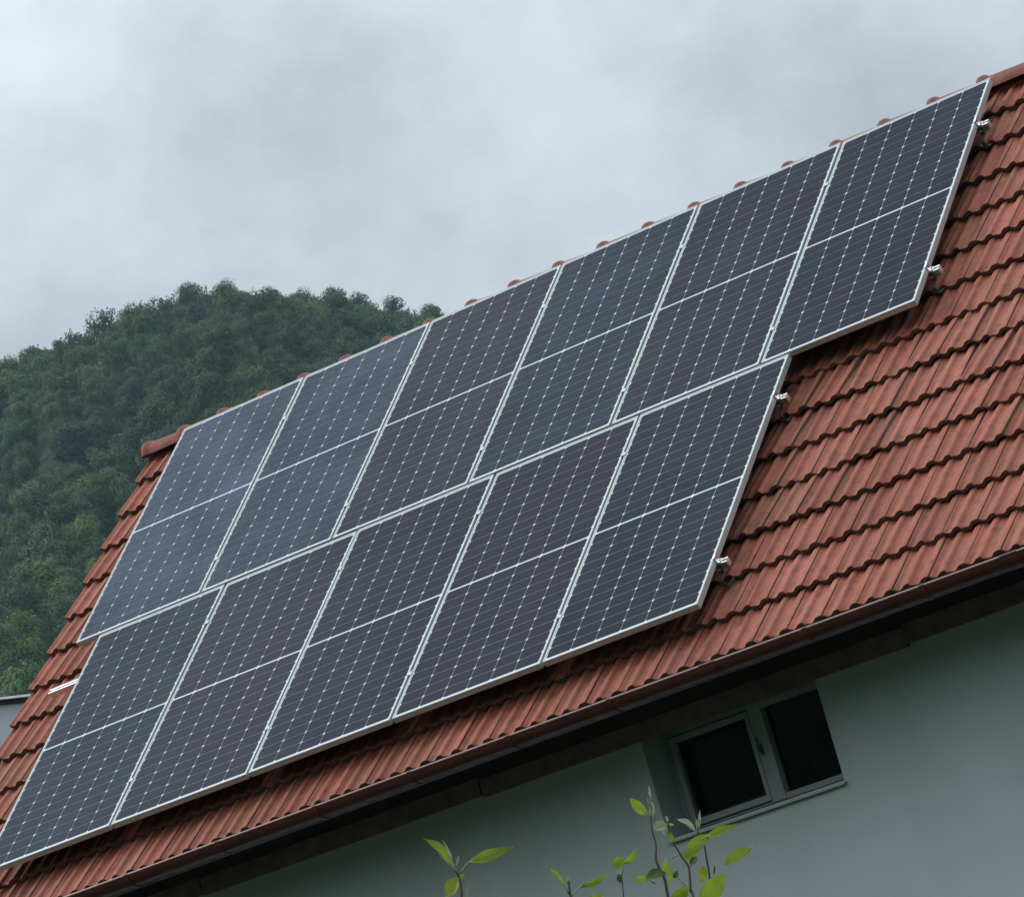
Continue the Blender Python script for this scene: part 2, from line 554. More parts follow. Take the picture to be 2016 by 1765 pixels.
slab(T_U0 + 0.05, U1 - 0.03, T_V0 + 0.10, VA, -0.290, -0.265)
roof = obj('roof', mb.mesh('roof', M_deck), house)
apex = rp(0, VA, -0.16)
mb = MB()
mir = lambda p: Vector((p.x, 2 * apex.y - p.y, p.z))
vs_ = [mir(rp(u, v, w)) for w in (-0.2, -0.165) for u, v in ((T_U0, T_V0), (U1, T_V0), (U1, VA), (T_U0, VA))]
mb.add(vs_, [(0, 1, 2, 3), (7, 6, 5, 4), (4, 5, 1, 0), (5, 6, 2, 1), (6, 7, 3, 2), (7, 4, 0, 3)])
obj('rear_slope', mb.mesh('rear_slope', M_tile), roof)
k = 0
for x in np.arange(HX0 + 0.4, HX1, 0.85):
    mb = MB()
    pr = [(0.17, -0.292), (0.80, -0.292), (0.80, -0.40), (0.24, -0.40)]
    vs_ = [rp(xx, v - 0.1, w) for xx in (x, x + 0.08) for v, w in pr]
    mb.add(vs_, [(0, 1, 2, 3), (7, 6, 5, 4), (0, 4, 5, 1), (1, 5, 6, 2), (2, 6, 7, 3), (3, 7, 4, 0)])
    obj('rafter', mb.mesh('rafter', M_wood), roof)
# fascia behind the gutter
mb = MB()
mb.box((T_U0 + 0.06, -0.060, -0.400), (U1 - 0.05, -0.036, -0.318))
obj('fascia', mb.mesh('fascia', M_wood), roof)
# verge board on the left gable
mb = MB()
vs_ = [rp(u, v, w) for u in (T_U0 + 0.03, T_U0 + 0.055) for v, w in ((T_V0 + 0.07, -0.36), (VA, -0.36), (VA, -0.24), (T_V0 + 0.07, -0.24))]
mb.add(vs_, [(3, 2, 1, 0), (4, 5, 6, 7), (0, 1, 5, 4), (1, 2, 6, 5), (2, 3, 7, 6), (3, 0, 4, 7)])
obj('verge_board', mb.mesh('verge_board', M_wood), roof)

mb = MB()
mb.box((HX0 + 0.01, YW - 0.022, -0.47), (HX1 - 0.01, YW - 0.002, 0.105))  # dark sheet over the upper wall, deep eave shade put into its colour
obj('eave_boarding', mb.mesh('eave_boarding', M_deck), house)

# frieze boards where the wall meets the eave
bx = [(HX0, 1.3187, -0.488, 0.0), (1.3288, 3.4169, -0.494, 0.004), (3.4271, 6.2876, -0.508, 0.002), (6.2937, HX1, -0.494, 0.008)]
for a, b, z, dy in bx:
    mb = MB()
    nseg = max(2, int((b - a) / 0.25))
    for i in range(nseg):
        pass
    xs_ = np.linspace(a, b, nseg + 1)
    vv, ff = [], []
    for xq in xs_:
        e = 0.006 * noise.noise(Vector((xq * 1.7, z, 3.0))) + 0.003 * noise.noise(Vector((xq * 7, z, 1.0)))
        vv += [(xq, YW - 0.030 - dy, z + e), (xq, YW - 0.001, z + e), (xq, YW - 0.001, z + 0.10), (xq, YW - 0.030 - dy, z + 0.10)]
    for i in range(nseg):
        for j in range(4):
            ff.append((i * 4 + j, (i + 1) * 4 + j, (i + 1) * 4 + (j + 1) % 4, i * 4 + (j + 1) % 4))
    ff += [(3, 2, 1, 0), tuple(nseg * 4 + j for j in range(4))]
    mb.add(vv, ff)
    obj('frieze_board', mb.mesh('frieze_board', M_wood), house)

# ---- window
win = obj('window', MB().box((WX0 - 0.0, YW + 0.235, WZ0 + 0.002), (WX1, YW + 0.245, WZ0 + 0.02)).mesh('window', M_pvc), house)
YF = YW + 0.20


def ring(x0, x1, z0, z1, wl_, wr, wb, wt, y0, y1):
    m_ = MB()
    o = [(x0, z0), (x1, z0), (x1, z1), (x0, z1)]
    i_ = [(x0 + wl_, z0 + wb), (x1 - wr, z0 + wb), (x1 - wr, z1 - wt), (x0 + wl_, z1 - wt)]
    v = [(x, y0, z) for x, z in o] + [(x, y0, z) for x, z in i_] + [(x, y1, z) for x, z in o] + [(x, y1, z) for x, z in i_]
    f_ = []
    for a in range(4):
        b = (a + 1) % 4
        f_ += [(a, b, 4 + b, 4 + a), (8 + b, 8 + a, 12 + a, 12 + b), (4 + a, 4 + b, 12 + b, 12 + a), (b, a, 8 + a, 8 + b)]
    return m_.add(v, f_)


def bevel(o, w=0.004, seg=2):
    b = o.modifiers.new('bevel', 'BEVEL')
    b.width = w
    b.segments = seg
    b.limit_method = 'ANGLE'
    return o


mb = ring(WX0 + 0.002, WX1 - 0.002, WZ0 + 0.022, WZ1 - 0.002, 0.045, 0.05, 0.032, 0.072, YF, YF + 0.07)
mb.box((5.0814, YF - 0.006, WZ0 + 0.024), (5.1726, YF + 0.066, WZ1 - 0.01))
bevel(obj('frame', mb.mesh('frame', M_pvc), win))
# left sash, a little proud, with deep glazing bead
bevel(obj('sash', ring(4.5502, 5.0874, -1.0153, -0.5206, 0.036, 0.028, 0.036, 0.034, YF - 0.012, YF + 0.05).mesh('sash', M_pvc), win))
bevel(obj('glazing_bead', ring(4.5918, 5.0560, -0.9737, -0.5622, 0.008, 0.006, 0.008, 0.008, YF + 0.012, YF + 0.04).mesh('glazing_bead', M_seal), win))
obj('seal', ring(4.5441, 5.0935, -1.0224, -0.5145, 0.0056, 0.0056, 0.0066, 0.0056, YF - 0.0035, YF + 0.03).mesh('seal', M_seal), win)


def glass_mat():
    m, n, l, p, out = new_mat('window_glass')
    fr = N(n, 'ShaderNodeFresnel', i_IOR=1.3)
    tr = N(n, 'ShaderNodeBsdfTransparent')
    tr.inputs[0].default_value = (0.55, 0.6, 0.58, 1)
    gl = N(n, 'ShaderNodeBsdfGlossy', i_Roughness=0.02)
    gl.inputs[0].default_value = (0.8, 0.85, 0.85, 1)
    mx = N(n, 'ShaderNodeMixShader')
    l.new(fr.outputs[0], mx.inputs[0])
    l.new(tr.outputs[0], mx.inputs[1])
    l.new(gl.outputs[0], mx.inputs[2])
    l.new(mx.outputs[0], out.inputs[0])
    return m


M_glass = glass_mat()
obj('pane', MB().box((4.5978, YF + 0.024, -0.9595), (5.0489, YF + 0.028, -0.5763)).mesh('pane', M_glass), win)
obj('pane', MB().box((5.1746, YF + 0.040, WZ0 + 0.05), (WX1 - 0.04, YF + 0.044, WZ1 - 0.07)).mesh('pane', M_glass), win)
mb = MB()
mb.box((5.1026, YF - 0.020, -0.7720), (5.1199, YF - 0.006, -0.7112))
mb.box((5.0986, YF - 0.030, -0.7568), (5.1118, YF - 0.018, -0.6706))
bevel(obj('handle', mb.mesh('handle', M_hook), win), 0.002)
mb = MB()
prof = [(YW - 0.030, -1.0762), (YW - 0.028, -1.0639), (YW + 0.20, -1.0457), (YW + 0.20, -1.0533), (YW - 0.001, -1.0700), (YW - 0.020, -1.0700), (YW - 0.022, -1.0762)]
mb.extr(prof, WX0 + 0.001, WX1 + 0.012, lambda x, a, b: (x, a, b))
obj('sill', mb.mesh('sill', M_pvc), win)

# ---- roof tiles
PROF = [(0, -3.5), (.012, -0.5), (.03, -1), (.06, -8), (.10, -14), (.15, -15), (.20, -12), (.26, -4), (.31, 3), (.36, 6.5), (.41, 6.5), (.45, 5.5), (.468, -9), (.50, -14),
        (.525, -9.5), (.55, -13), (.60, -16.5), (.66, -17), (.70, -15), (.745, -7), (.80, 2), (.87, 6.5), (.95, 7), (.985, 6), (1.0, 4)]
TH = 0.025
DROP = 0.038 / T_C


def tile_mesh(name, L=T_C + 0.045, wid=T_W - 0.0010):
    v, f = [], []
    n = len(PROF)
    rows = [(0.0, -0.004), (0.006, 0.0), (L, 0.0)]
    for y, dz in rows:
        for s, h in PROF:
            v.append((s * wid + 0.0009, y, h / 1000 + dz - DROP * y))
    for r in range(2):
        for i in range(n - 1):
            f.append((r * n + i, r * n + i + 1, (r + 1) * n + i + 1, (r + 1) * n + i))
    top = len(f)
    b0 = len(v)
    for y in (0.0, L):                     # underside
        for s, h in PROF:
            v.append((s * wid + 0.0009, y + (0.003 if y == 0 else 0), h / 1000 - 0.004 - TH - DROP * y))
    for i in range(n - 1):
        f.append((b0 + i, b0 + n + i, b0 + n + i + 1, b0 + i + 1))
    fr0 = len(v)
    for i in range(n):
        v.append(v[i])
    for i in range(n):
        v.append(v[b0 + i])
    for i in range(n - 1):
        f.append((fr0 + i, fr0 + n + i, fr0 + n + i + 1, fr0 + i + 1))
    s0 = len(v)
    # side edges
    for idx in (0, n - 1):
        q = [v[idx], v[2 * n + idx], v[b0 + n + idx], v[b0 + idx]]
        v += q
        k0 = len(v) - 4
        f.append((k0, k0 + 1, k0 + 2, k0 + 3) if idx else (k0 + 3, k0 + 2, k0 + 1, k0))
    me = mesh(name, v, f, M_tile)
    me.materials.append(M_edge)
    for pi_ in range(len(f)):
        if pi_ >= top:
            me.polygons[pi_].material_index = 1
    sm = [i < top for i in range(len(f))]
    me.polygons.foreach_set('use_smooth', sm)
    return me


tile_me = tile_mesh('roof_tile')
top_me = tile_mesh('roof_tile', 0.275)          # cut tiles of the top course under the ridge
GAP = 0.020
PW, PH = 1.038, 2.094
LOW_DU = 0.2166
panels_uv = [(i * (PW + GAP), PH + GAP) for i in range(6)] + [(LOW_DU + i * (PW + GAP), 0.0) for i in range(5)]


def under_panel(u, v):
    for a, b in panels_uv:
        if a <= u <= a + PW + GAP and b - 0.01 <= v <= b + PH + GAP:
            return True
    return False


ROWM = ROOF
hidden_v, hidden_f = [], []
tv0 = [Vector(x.co) for x in tile_me.vertices]
tf0 = [tuple(p.vertices) for p in tile_me.polygons]
n_vis = 0
for r in range(NROW):
    for c in range(NCOL):
        u, v = T_U0 + c * T_W, T_V0 + r * T_C
        jit = Matrix.Translation((u + random.uniform(-.0012, .0012), v + random.uniform(-.003, .003), WT + random.uniform(-.0015, .0015)))
        rz = Matrix.Rotation(random.gauss(0, 0.0035), 4, 'Z') @ Matrix.Rotation(random.gauss(0, 0.004), 4, 'X') @ Matrix.Rotation(random.gauss(0, 0.006), 4, 'Y')
        # some old tiles beside the array sit a little high at the lower edge
        if c > 24 and r in (3, 4, 5, 6) and random.random() < 0.33:
            rz = Matrix.Translation((0, 0, 0.005)) @ Matrix.Rotation(-random.uniform(0.03, 0.075), 4, 'Z') @ Matrix.Rotation(-random.uniform(0.01, 0.04), 4, 'Y') @ Matrix.Rotation(-random.uniform(0.0, 0.012), 4, 'X') @ rz
        mw = ROWM @ jit @ rz
        vis = False
        for su in (0.05, .5, .95):
            for sv in (0.0, .25, .5, .75, .97):
                P = rp(u + su * T_W, v + sv * T_C, WT)
                px, py = proj(P)
                if not (-10 < px < 2026 and -10 < py < 1775):
                    continue
                dcam = CAMv - P
                wv = -dcam.y * SP + dcam.z * CP
                tt = -WT / wv
                Q = P + dcam * tt
                qv = Q.y * CP + Q.z * SP
                if not under_panel(Q.x, qv):
                    vis = True
        if vis:
            n_vis += 1
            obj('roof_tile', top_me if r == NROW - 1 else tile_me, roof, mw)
        else:
            n0 = len(hidden_v)
            hidden_v += [mw @ Vector((p.x, min(p.y, 0.275) if r == NROW - 1 else p.y, p.z)) for p in tv0]
            hidden_f += [tuple(i + n0 for i in f) for f in tf0]
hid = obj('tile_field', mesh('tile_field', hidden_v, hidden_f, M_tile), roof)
hid['kind'] = 'stuff'
print('visible tiles', n_vis, 'hidden', len(hidden_v) // len(tv0))


# ---- ridge caps: tapered half round with a rolled collar at the wide left end
def cap_mesh():
    mb_ = MB()
    st = [(-0.006, 0.078, 0), (0.0, 0.099, 0), (0.005, 0.104, 0), (0.024, 0.106, 0), (0.040, 0.103, 0), (0.052, 0.089, 0), (0.09, 0.086, 0), (0.40, 0.076, 0)]
    seg = 14
    vs2, fs2 = [], []
    for x, r_, _ in st:
        for kk in range(seg + 1):
            a = math.pi * (0.01 + 0.98 * kk / seg)
            vs2.append((x, -r_ * 0.98 * math.cos(a), r_ * math.sin(a)))
    for i in range(len(st) - 1):
        for kk in range(seg):
            a = i * (seg + 1) + kk
            fs2.append((a, a + seg + 1, a + seg + 2, a + 1))
    mb_.add(vs2, fs2)
    return mb_.mesh('ridge_tile', M_cap, True)


cap_me = cap_mesh()
i = 0
u = T_U0 + 0.012
while u < U1 - 0.1:
    mw = Matrix.Translation((u, apex.y + random.uniform(-.003, .003), apex.z - 0.017 + random.uniform(-.002, .003))) @ Matrix.Rotation(random.gauss(0, .006), 4, 'Y') @ Matrix.Rotation(random.gauss(0, .008), 4, 'Z')
    obj('ridge_tile', cap_me, roof, mw)
    u += 0.3528 if u > T_U0 + 0.1 else 0.318
mb = MB()                                       # end disc of the first cap
pts = [(T_U0 - 0.004, apex.y - 0.088 * math.cos(a), apex.z - 0.017 + 0.088 * math.sin(a)) for a in np.linspace(0, math.pi, 12)]
mb.add(pts, [tuple(range(12))])
obj('ridge_end', mb.mesh('ridge_end', M_cap), roof)

# ---- gutter
gut = None
GY, GR = -0.176, 0.068


def gz(x):
    return -0.333 - 0.0022 * (x - 1.0)


mb = MB()
seg = 16
xs_ = np.linspace(T_U0 + 0.02, U1 - 0.02, 24)
vv, ff = [], []
for xq in xs_:
    for rr in (GR, GR - 0.002):
        for kk in range(seg + 1):
            a = math.pi + math.pi * kk / seg
            vv.append((xq, GY + rr * math.cos(a), gz(xq) + rr * math.sin(a)))
st = 2 * (seg + 1)
for i in range(len(xs_) - 1):
    for kk in range(seg):
        a = i * st + kk
        ff.append((a, a + 1, a + st + 1, a + st))
        b = a + seg + 1
        ff.append((b, b + st, b + st + 1, b + 1))
mb.add(vv, ff)
gut = obj('gutter', mb.mesh('gutter', M_gut, True), house)
mb = MB()
mb.tube([(xq, GY - GR + 0.002, gz(xq) + 0.003) for xq in xs_], 0.0072, 10)
obj('rim', mb.mesh('rim', M_gutlip, True), gut)
# straps and joint sleeves
for px, py, big in ((1584, 1240, 0), (1815, 1155, 0), (1985, 1092, 1), (620, 1593, 0), (809, 1535, 0), (1005, 1470, 0), (1395, 1318, 1), (1200, 1385, 0), (430, 1665, 0), (250, 1730, 0)):
    d = CZ + CX * ((px - 1008) / F) + CY * ((py - 882.5) / F)
    xq = (CAM + d * ((GY - GR - CAM[1]) / d[1]))[0]
    hw = 0.05 if big else 0.014
    mb = MB()
    vv, ff = [], []
    for x_ in (xq - hw, xq + hw):
        for kk in range(seg + 1):
            a = math.pi + math.pi * kk / seg
            rr = GR + (0.0035 if big else 0.005)
            vv.append((x_, GY + rr * math.cos(a), gz(xq) + rr * math.sin(a)))
        for kk in range(seg + 1):
            a = math.pi + math.pi * kk / seg
            rr = GR + 0.0006
            vv.append((x_, GY + rr * math.cos(a), gz(xq) + rr * math.sin(a)))
    for kk in range(seg):
        ff.append((kk, kk + 1, st + kk + 1, st + kk))
        ff.append((kk, seg + 1 + kk, seg + 2 + kk, kk + 1))
        ff.append((st + kk, st + kk + 1, st + seg + 2 + kk, st + seg + 1 + kk))
    mb.add(vv, ff)
    mb.tube([(xq - hw, GY - GR + 0.002, gz(xq) + 0.0035), (xq + hw, GY - GR + 0.002, gz(xq) + 0.0035)], 0.0088, 10)
    obj('gutter_joint' if big else 'gutter_strap', mb.mesh('gutter_strap', M_gut), gut)

# ------------------------------------------------------------------ solar panels
FW, FH = 0.0095, 0.035


def frame_mesh():
    m_ = MB()
    o = [(0, 0), (PW, 0), (PW, PH), (0, PH)]
    i_ = [(FW, FW), (PW - FW, FW), (PW - FW, PH - FW), (FW, PH - FW)]
    e = 0.0012
    ob = [(e, e), (PW - e, e), (PW - e, PH - e), (e, PH - e)]
    v = [(x, y, 0) for x, y in ob] + [(x, y, 0) for x, y in i_] + [(x, y, -e) for x, y in o] + [(x, y, -FH) for x, y in o] + [(x, y, -0.0035) for x, y in i_]
    f_ = []
    for a in range(4):
        b = (a + 1) % 4
        f_ += [(a, b, 4 + b, 4 + a), (8 + a, 8 + b, b, a), (12 + a, 12 + b, 8 + b, 8 + a), (4 + a, 4 + b, 16 + b, 16 + a)]
    m_.add(v, f_)
    return m_.mesh('frame', M_alu)


frame_me = frame_mesh()
zb = -0.0030
back_me = mesh('backsheet', [(FW - .002, FW - .002, zb), (PW - FW + .002, FW - .002, zb), (PW - FW + .002, PH - FW + .002, zb), (FW - .002, PH - FW + .002, zb),
                             (FW - .002, FW - .002, -.008), (PW - FW + .002, FW - .002, -.008), (PW - FW + .002, PH - FW + .002, -.008), (FW - .002, PH - FW + .002, -.008)],
               [(0, 1, 2, 3), (7, 6, 5, 4)], M_back)
CW, CH, GX, GYC, MID = 0.1652, 0.0828, 0.0024, 0.0021, 0.0140
ch = 0.0088


def cell_mesh():
    a, b = CW / 2, CH / 2
    p = [(-a + ch, -b), (a - ch, -b), (a, -b + ch), (a, b - ch), (a - ch, b), (-a + ch, b), (-a, b - ch), (-a, -b + ch)]
    return mesh('solar_cell', [(x, y, 0) for x, y in p], [tuple(range(8))], M_cell)


cell_me = cell_mesh()
CLX = (PW - (6 * CW + 5 * GX)) / 2
rows_h = 24 * CH + 22 * GYC + MID
CLY = (PH - rows_h) / 2
up_names = ['solar panel at the gable end of the upper row, its glass hazy with dust', 'solar panel second from the gable end in the upper row, dusty grey-blue glass', 'solar panel third from the gable end in the upper row, purplish cells',
            'solar panel third from the open tile field in the upper row, blue-grey cells', 'solar panel second from last towards the open tiles in the upper row', 'solar panel at the right end of the upper row, under the ridge, beside bare tiles']
lo_names = ['solar panel at the left end of the lower row, a rail stub beside it', 'solar panel second from the left in the lower row, brownish cells', 'middle solar panel of the lower row above the eave',
            'solar panel second from the right in the lower row, brownish upper half', 'solar panel at the right end of the lower row, with two rail ends beside it']
tints = [(0.0, 0.215), (0.1, 0.165), (0.9, 0.065), (0.2, 0.075), (0.7, 0.05), (0.55, 0.04), (0.25, 0.07), (0.9, 0.05), (0.5, 0.04), (0.75, 0.03), (0.2, 0.03)]
for pi, (u, v) in enumerate(panels_uv):
    tilt = (random.gauss(0, 0.0008), random.gauss(0, 0.0008))
    loc = rp(u, v, 0.0)
    p = empty('solar_panel', loc, (PITCH, 0, 0), (up_names + lo_names)[pi], 'solar panel', 'solar panels on the roof')
    p.rotation_euler = (PITCH + tilt[0], tilt[1], 0)
    I4 = Matrix.Identity(4)

    def child(nm, me, l=(0, 0, 0)):
        o = bpy.data.objects.new(nm, me)
        COL.objects.link(o)
        o.parent = p
        o.location = l
        return o
    child('frame', frame_me)
    bk = child('backsheet', back_me)
    w_, d_ = tints[pi]
    bk.color = (w_, d_ * 0.5, 0, 1)
    for r in range(24):
        y = CLY + CH / 2 + r * (CH + GYC) + (MID - GYC if r >= 12 else 0)
        for c in range(6):
            x = CLX + CW / 2 + c * (CW + GX)
            ce = child('solar_cell', cell_me, (x, y, zb + 0.0006))
            ce.color = (min(1, max(0, w_ + random.gauss(0, 0.18))), d_, 0, 1)

# ------------------------------------------------------------------ mounting rails with clamps and hooks
RAILP = [(-0.020, -0.037), (-0.007, -0.037), (-0.007, -0.044), (-0.012, -0.046), (-0.012, -0.052), (0.012, -0.052), (0.012, -0.046), (0.007, -0.044), (0.007, -0.037), (0.020, -0.037),
         (0.020, -0.076), (-0.020, -0.076)]


def extr_tri(mb_, poly, u0, u1, vc):
    """profile with a slot, split so that the caps stay simple"""
    n = len(poly)
    v = [rp(u_, vc + a, b) for u_ in (u0, u1) for a, b in poly]
    f_ = [(i, i + n, (i + 1) % n + n, (i + 1) % n) for i in range(n)]
    for o, rev in ((0, False), (n, True)):
        quads = [(0, 1, 2, 3), (0, 3, 4, 11), (4, 5, 10, 11), (5, 6, 9, 10), (6, 7, 8, 9)]
        for q in quads:
            t_ = tuple(o + i for i in q)
            f_.append(t_ if rev else t_[::-1])
    mb_.add(v, f_)


rail_specs = [
    ('upper rail of the upper panel row, its bright end showing below the ridge', 3.785, -0.045, 6.390, 0.0, 6, 0),
    ('lower rail of the upper panel row, its bright end showing beside the tiles', 2.425, -0.045, 6.390, 0.0, 6, 0),
    ('upper rail of the lower panel row, long end sticking out left onto the tiles', 1.742, -0.085, 5.545, LOW_DU, 5, 0),
    ('lower rail of the lower panel row, its bright end showing above the eave', 0.372, 0.150, 5.545, LOW_DU, 5, 0),
]
for lab, vc, u0, u1, pu, npan, _ in rail_specs:
    base = rp(u0, vc, -0.076)
    rt = empty('mounting_rail', base, (0, 0, 0), lab, 'rail', 'aluminium rails under the panels')
    mb = MB()
    extr_tri(mb, RAILP, u0, u1, vc)
    obj('rail', mb.mesh('rail', M_alu2), rt)
    # mid clamps in the gaps
    for i in range(1, npan):
        uc = pu + i * (PW + GAP) - GAP / 2
        mb = MB()
        vs_ = [rp(uc + a, vc + b, c) for c in (0.0010, 0.0030) for a, b in ((-.0165, -.014), (.0165, -.014), (.0165, .014), (-.0165, .014))]
        mb.add(vs_, [(3, 2, 1, 0), (4, 5, 6, 7), (0, 1, 5, 4), (1, 2, 6, 5), (2, 3, 7, 6), (3, 0, 4, 7)])
        vs_ = [rp(uc + a, vc + b, c) for c in (-0.044, 0.0014) for a, b in ((-.008, -.015), (.008, -.015), (.008, .015), (-.008, .015))]
        mb.add(vs_, [(3, 2, 1, 0), (4, 5, 6, 7), (0, 1, 5, 4), (1, 2, 6, 5), (2, 3, 7, 6), (3, 0, 4, 7)])
        obj('mid_clamp', mb.mesh('mid_clamp', M_alu), rt)
    # end clamps
    for ue, sg in ((pu + npan * PW + (npan - 1) * GAP, 1),):
        mb = MB()
        prof = [(-0.007, 0.0015), (0.006, 0.0015), (0.006, -0.030), (0.026, -0.030), (0.026, -0.0365), (0.0015, -0.0365), (0.0015, -0.003), (0.0015, 0.0010), (-0.007, 0.0010)]
        prof = [(-0.007, 0.0012), (-0.007, 0.0046), (0.0062, 0.0046), (0.0062, -0.030), (0.026, -0.030), (0.026, -0.0362), (0.0022, -0.0362), (0.0022, 0.0012)]
        n = len(prof)
        v = [rp(ue + sg * a, vc + b_, c) for b_ in (-0.018, 0.018) for a, c in prof]
        f_ = [(i, (i + 1) % n, (i + 1) % n + n, i + n) for i in range(n)]
        for o in (0, n):
            f_ += [(o, o + 1, o + 2, o + 7), (o + 2, o + 3, o + 6, o + 7), (o + 3, o + 4, o + 5, o + 6)]
        mb.add(v, f_)
        mb.tube([rp(ue + sg * 0.017, vc, -0.045), rp(ue + sg * 0.017, vc, -0.020)], 0.0052, 6)
        obj('end_clamp', mb.mesh('end_clamp', M_alu2), rt)
    # roof hooks: strap coming out between tiles, bent up under the rail
    for uh in np.linspace(u0 + 0.45, u1 - 0.055, 6):
        mb = MB()
        path = [(vc + 0.02, -0.172), (vc - 0.075, -0.150), (vc - 0.088, -0.134), (vc - 0.088, -0.100), (vc - 0.080, -0.092), (vc - 0.030, -0.088), (vc - 0.026, -0.040)]
        vv, ff = [], []
        for k_, (a, b) in enumerate(path):
            p0 = Vector((path[max(k_ - 1, 0)][0], path[max(k_ - 1, 0)][1], 0))
            p1 = Vector((path[min(k_ + 1, len(path) - 1)][0], path[min(k_ + 1, len(path) - 1)][1], 0))
            t_ = (p1 - p0).normalized()
            nx, ny = -t_.y * 0.003, t_.x * 0.003
            for du, s_ in ((-0.012, 1), (0.012, 1), (0.012, -1), (-0.012, -1)):
                vv.append(rp(uh + du, a + s_ * nx, b + s_ * ny))
        for k_ in range(len(path) - 1):
            for j in range(4):
                ff.append((k_ * 4 + j, k_ * 4 + (j + 1) % 4, k_ * 4 + 4 + (j + 1) % 4, k_ * 4 + 4 + j))
        ff += [(0, 1, 2, 3), tuple(len(vv) - 4 + j for j in range(4))]
        mb.add(vv, ff)
        mb.tube([rp(uh, vc - 0.052, -0.062), rp(uh, vc - 0.020, -0.062)], 0.0075, 6)
        obj('roof_hook', mb.mesh('roof_hook', M_hook), rt)

# ------------------------------------------------------------------ neighbouring building behind the gable
nb = empty('neighbour_building', (-11, 16, GZ), label='pale flat roofed building with white edge trim behind the gable on the left', cat='building')
X0, X1n, Y0n, Y1n, ZT = -16.0, -6.0, 3.0, 26.0, 2.332
obj('wall', MB().box((X0, Y0n, GZ), (X1n, Y1n, ZT - 0.048)).mesh('wall', M_nwall), nb)
obj('drip_edge', MB().box((X0 - .02, Y0n - .02, ZT - 0.046), (X1n + .03, Y1n + .02, ZT - 0.020)).mesh('drip_edge', M_black), nb)  # thin dark strip below the white trim
obj('roof_trim', MB().box((X0 - .06, Y0n - .06, ZT - 0.018), (X1n + .07, Y1n + .06, ZT)).mesh('roof_trim', M_white), nb)

# ------------------------------------------------------------------ forest on the hill


def quads_mesh(name, C, Rv, size, mat, aspect=0.75):
    """leaf clumps: small quads at C turned by random axes"""
    n = len(C)
    a = rng.normal(size=(n, 3))
    a /= np.linalg.norm(a, axis=1)[:, None]
    nrm = Rv * 1.2 + np.array([0, 0, 0.25]) + rng.normal(size=(n, 3)) * 0.42
    nrm /= np.linalg.norm(nrm, axis=1)[:, None]
    t = np.cross(nrm, a)
    t /= np.linalg.norm(t, axis=1)[:, None]
    b = np.cross(nrm, t)
    s = size * rng.uniform(0.6, 1.35, size=n)
    t *= s[:, None]
    b *= (s * aspect)[:, None]
    V = np.stack([C - t * 0.5 - b * 0.28, C - t * 0.1 + b * 0.5, C + t * 0.6 + b * 0.15, C + t * 0.15 - b * 0.5], 1).reshape(-1, 3)
    me = bpy.data.meshes.new(name)
    me.vertices.add(4 * n)
    me.vertices.foreach_set('co', V.ravel())
    me.loops.add(4 * n)
    me.loops.foreach_set('vertex_index', np.arange(4 * n, dtype=np.int32))
    me.polygons.add(n)
    me.polygons.foreach_set('loop_start', np.arange(0, 4 * n, 4, dtype=np.int32))
    me.polygons.foreach_set('loop_total', np.full(n, 4, dtype=np.int32))
    me.materials.append(mat)
    me.update()
    me.validate()
    return me


def crown(name, H, Rr, nq, size, mat, nb_=12, fill=1.0, zb_=0.28):
    cs, rs = [], []
    for i in range(nb_):
        ph = rng.uniform(0, 2 * math.pi)
        zz = rng.uniform(zb_, 0.93)
        pr = math.sin(math.pi * min(1, max(0.05, (zz - zb_ * 0.4) / (1.04 - zb_ * 0.4)))) ** 0.7
        rr = Rr * pr * rng.uniform(0.25, 0.72)
        cs.append((rr * math.cos(ph), rr * math.sin(ph), zz * H))
        rs.append(Rr * rng.uniform(0.26, 0.52))
    cs.append((0, 0, H * 0.6))
    rs.append(Rr * 0.62)
    cs, rs = np.array(cs), np.array(rs)
    w = rs ** 2
    idx = rng.choice(len(cs), size=nq, p=w / w.sum())
    d = rng.normal(size=(nq, 3))
    d /= np.linalg.norm(d, axis=1)[:, None]
    rad = rng.uniform(0.55, 1.04, size=nq) ** 0.6
    bump_ = 1 + 0.22 * np.sin(d[:, 0] * 7 + idx) * np.sin(d[:, 1] * 6 + 2 * idx) + 0.1 * rng.normal(size=nq)
    Cc = cs[idx] + d * (rs[idx] * rad * bump_)[:, None] * np.array([1, 1, 0.92])
    dc = Cc - np.array([0, 0, H * 0.5])
    dc /= np.linalg.norm(dc, axis=1)[:, None]
    return quads_mesh(name, Cc, d * 0.6 + dc * 0.6, size, mat)


def trunk(name, H, r0, limbs=5, spread=2.0, top=0.75):
    m_ = MB()
    m_.tube([(0, 0, -1.5), (0.1, 0.05, H * 0.3), (0.0, 0.15, H * top)], [r0 * 1.2, r0 * 0.8, r0 * 0.25], 6)
    for i in range(limbs):
        ph = i * 2.4 + random.random()
        z0_ = H * random.uniform(0.28, 0.55)
        e = Vector((math.cos(ph) * spread * random.uniform(.6, 1), math.sin(ph) * spread * random.uniform(.6, 1), z0_ + H * random.uniform(.12, .3)))
        m_.tube([(0.03, 0.07, z0_), (e.x * .5, e.y * .5, (z0_ + e.z) / 2 - .1), e], [r0 * .4, r0 * .28, r0 * .1], 5)
    return m_.mesh(name, M_bark)


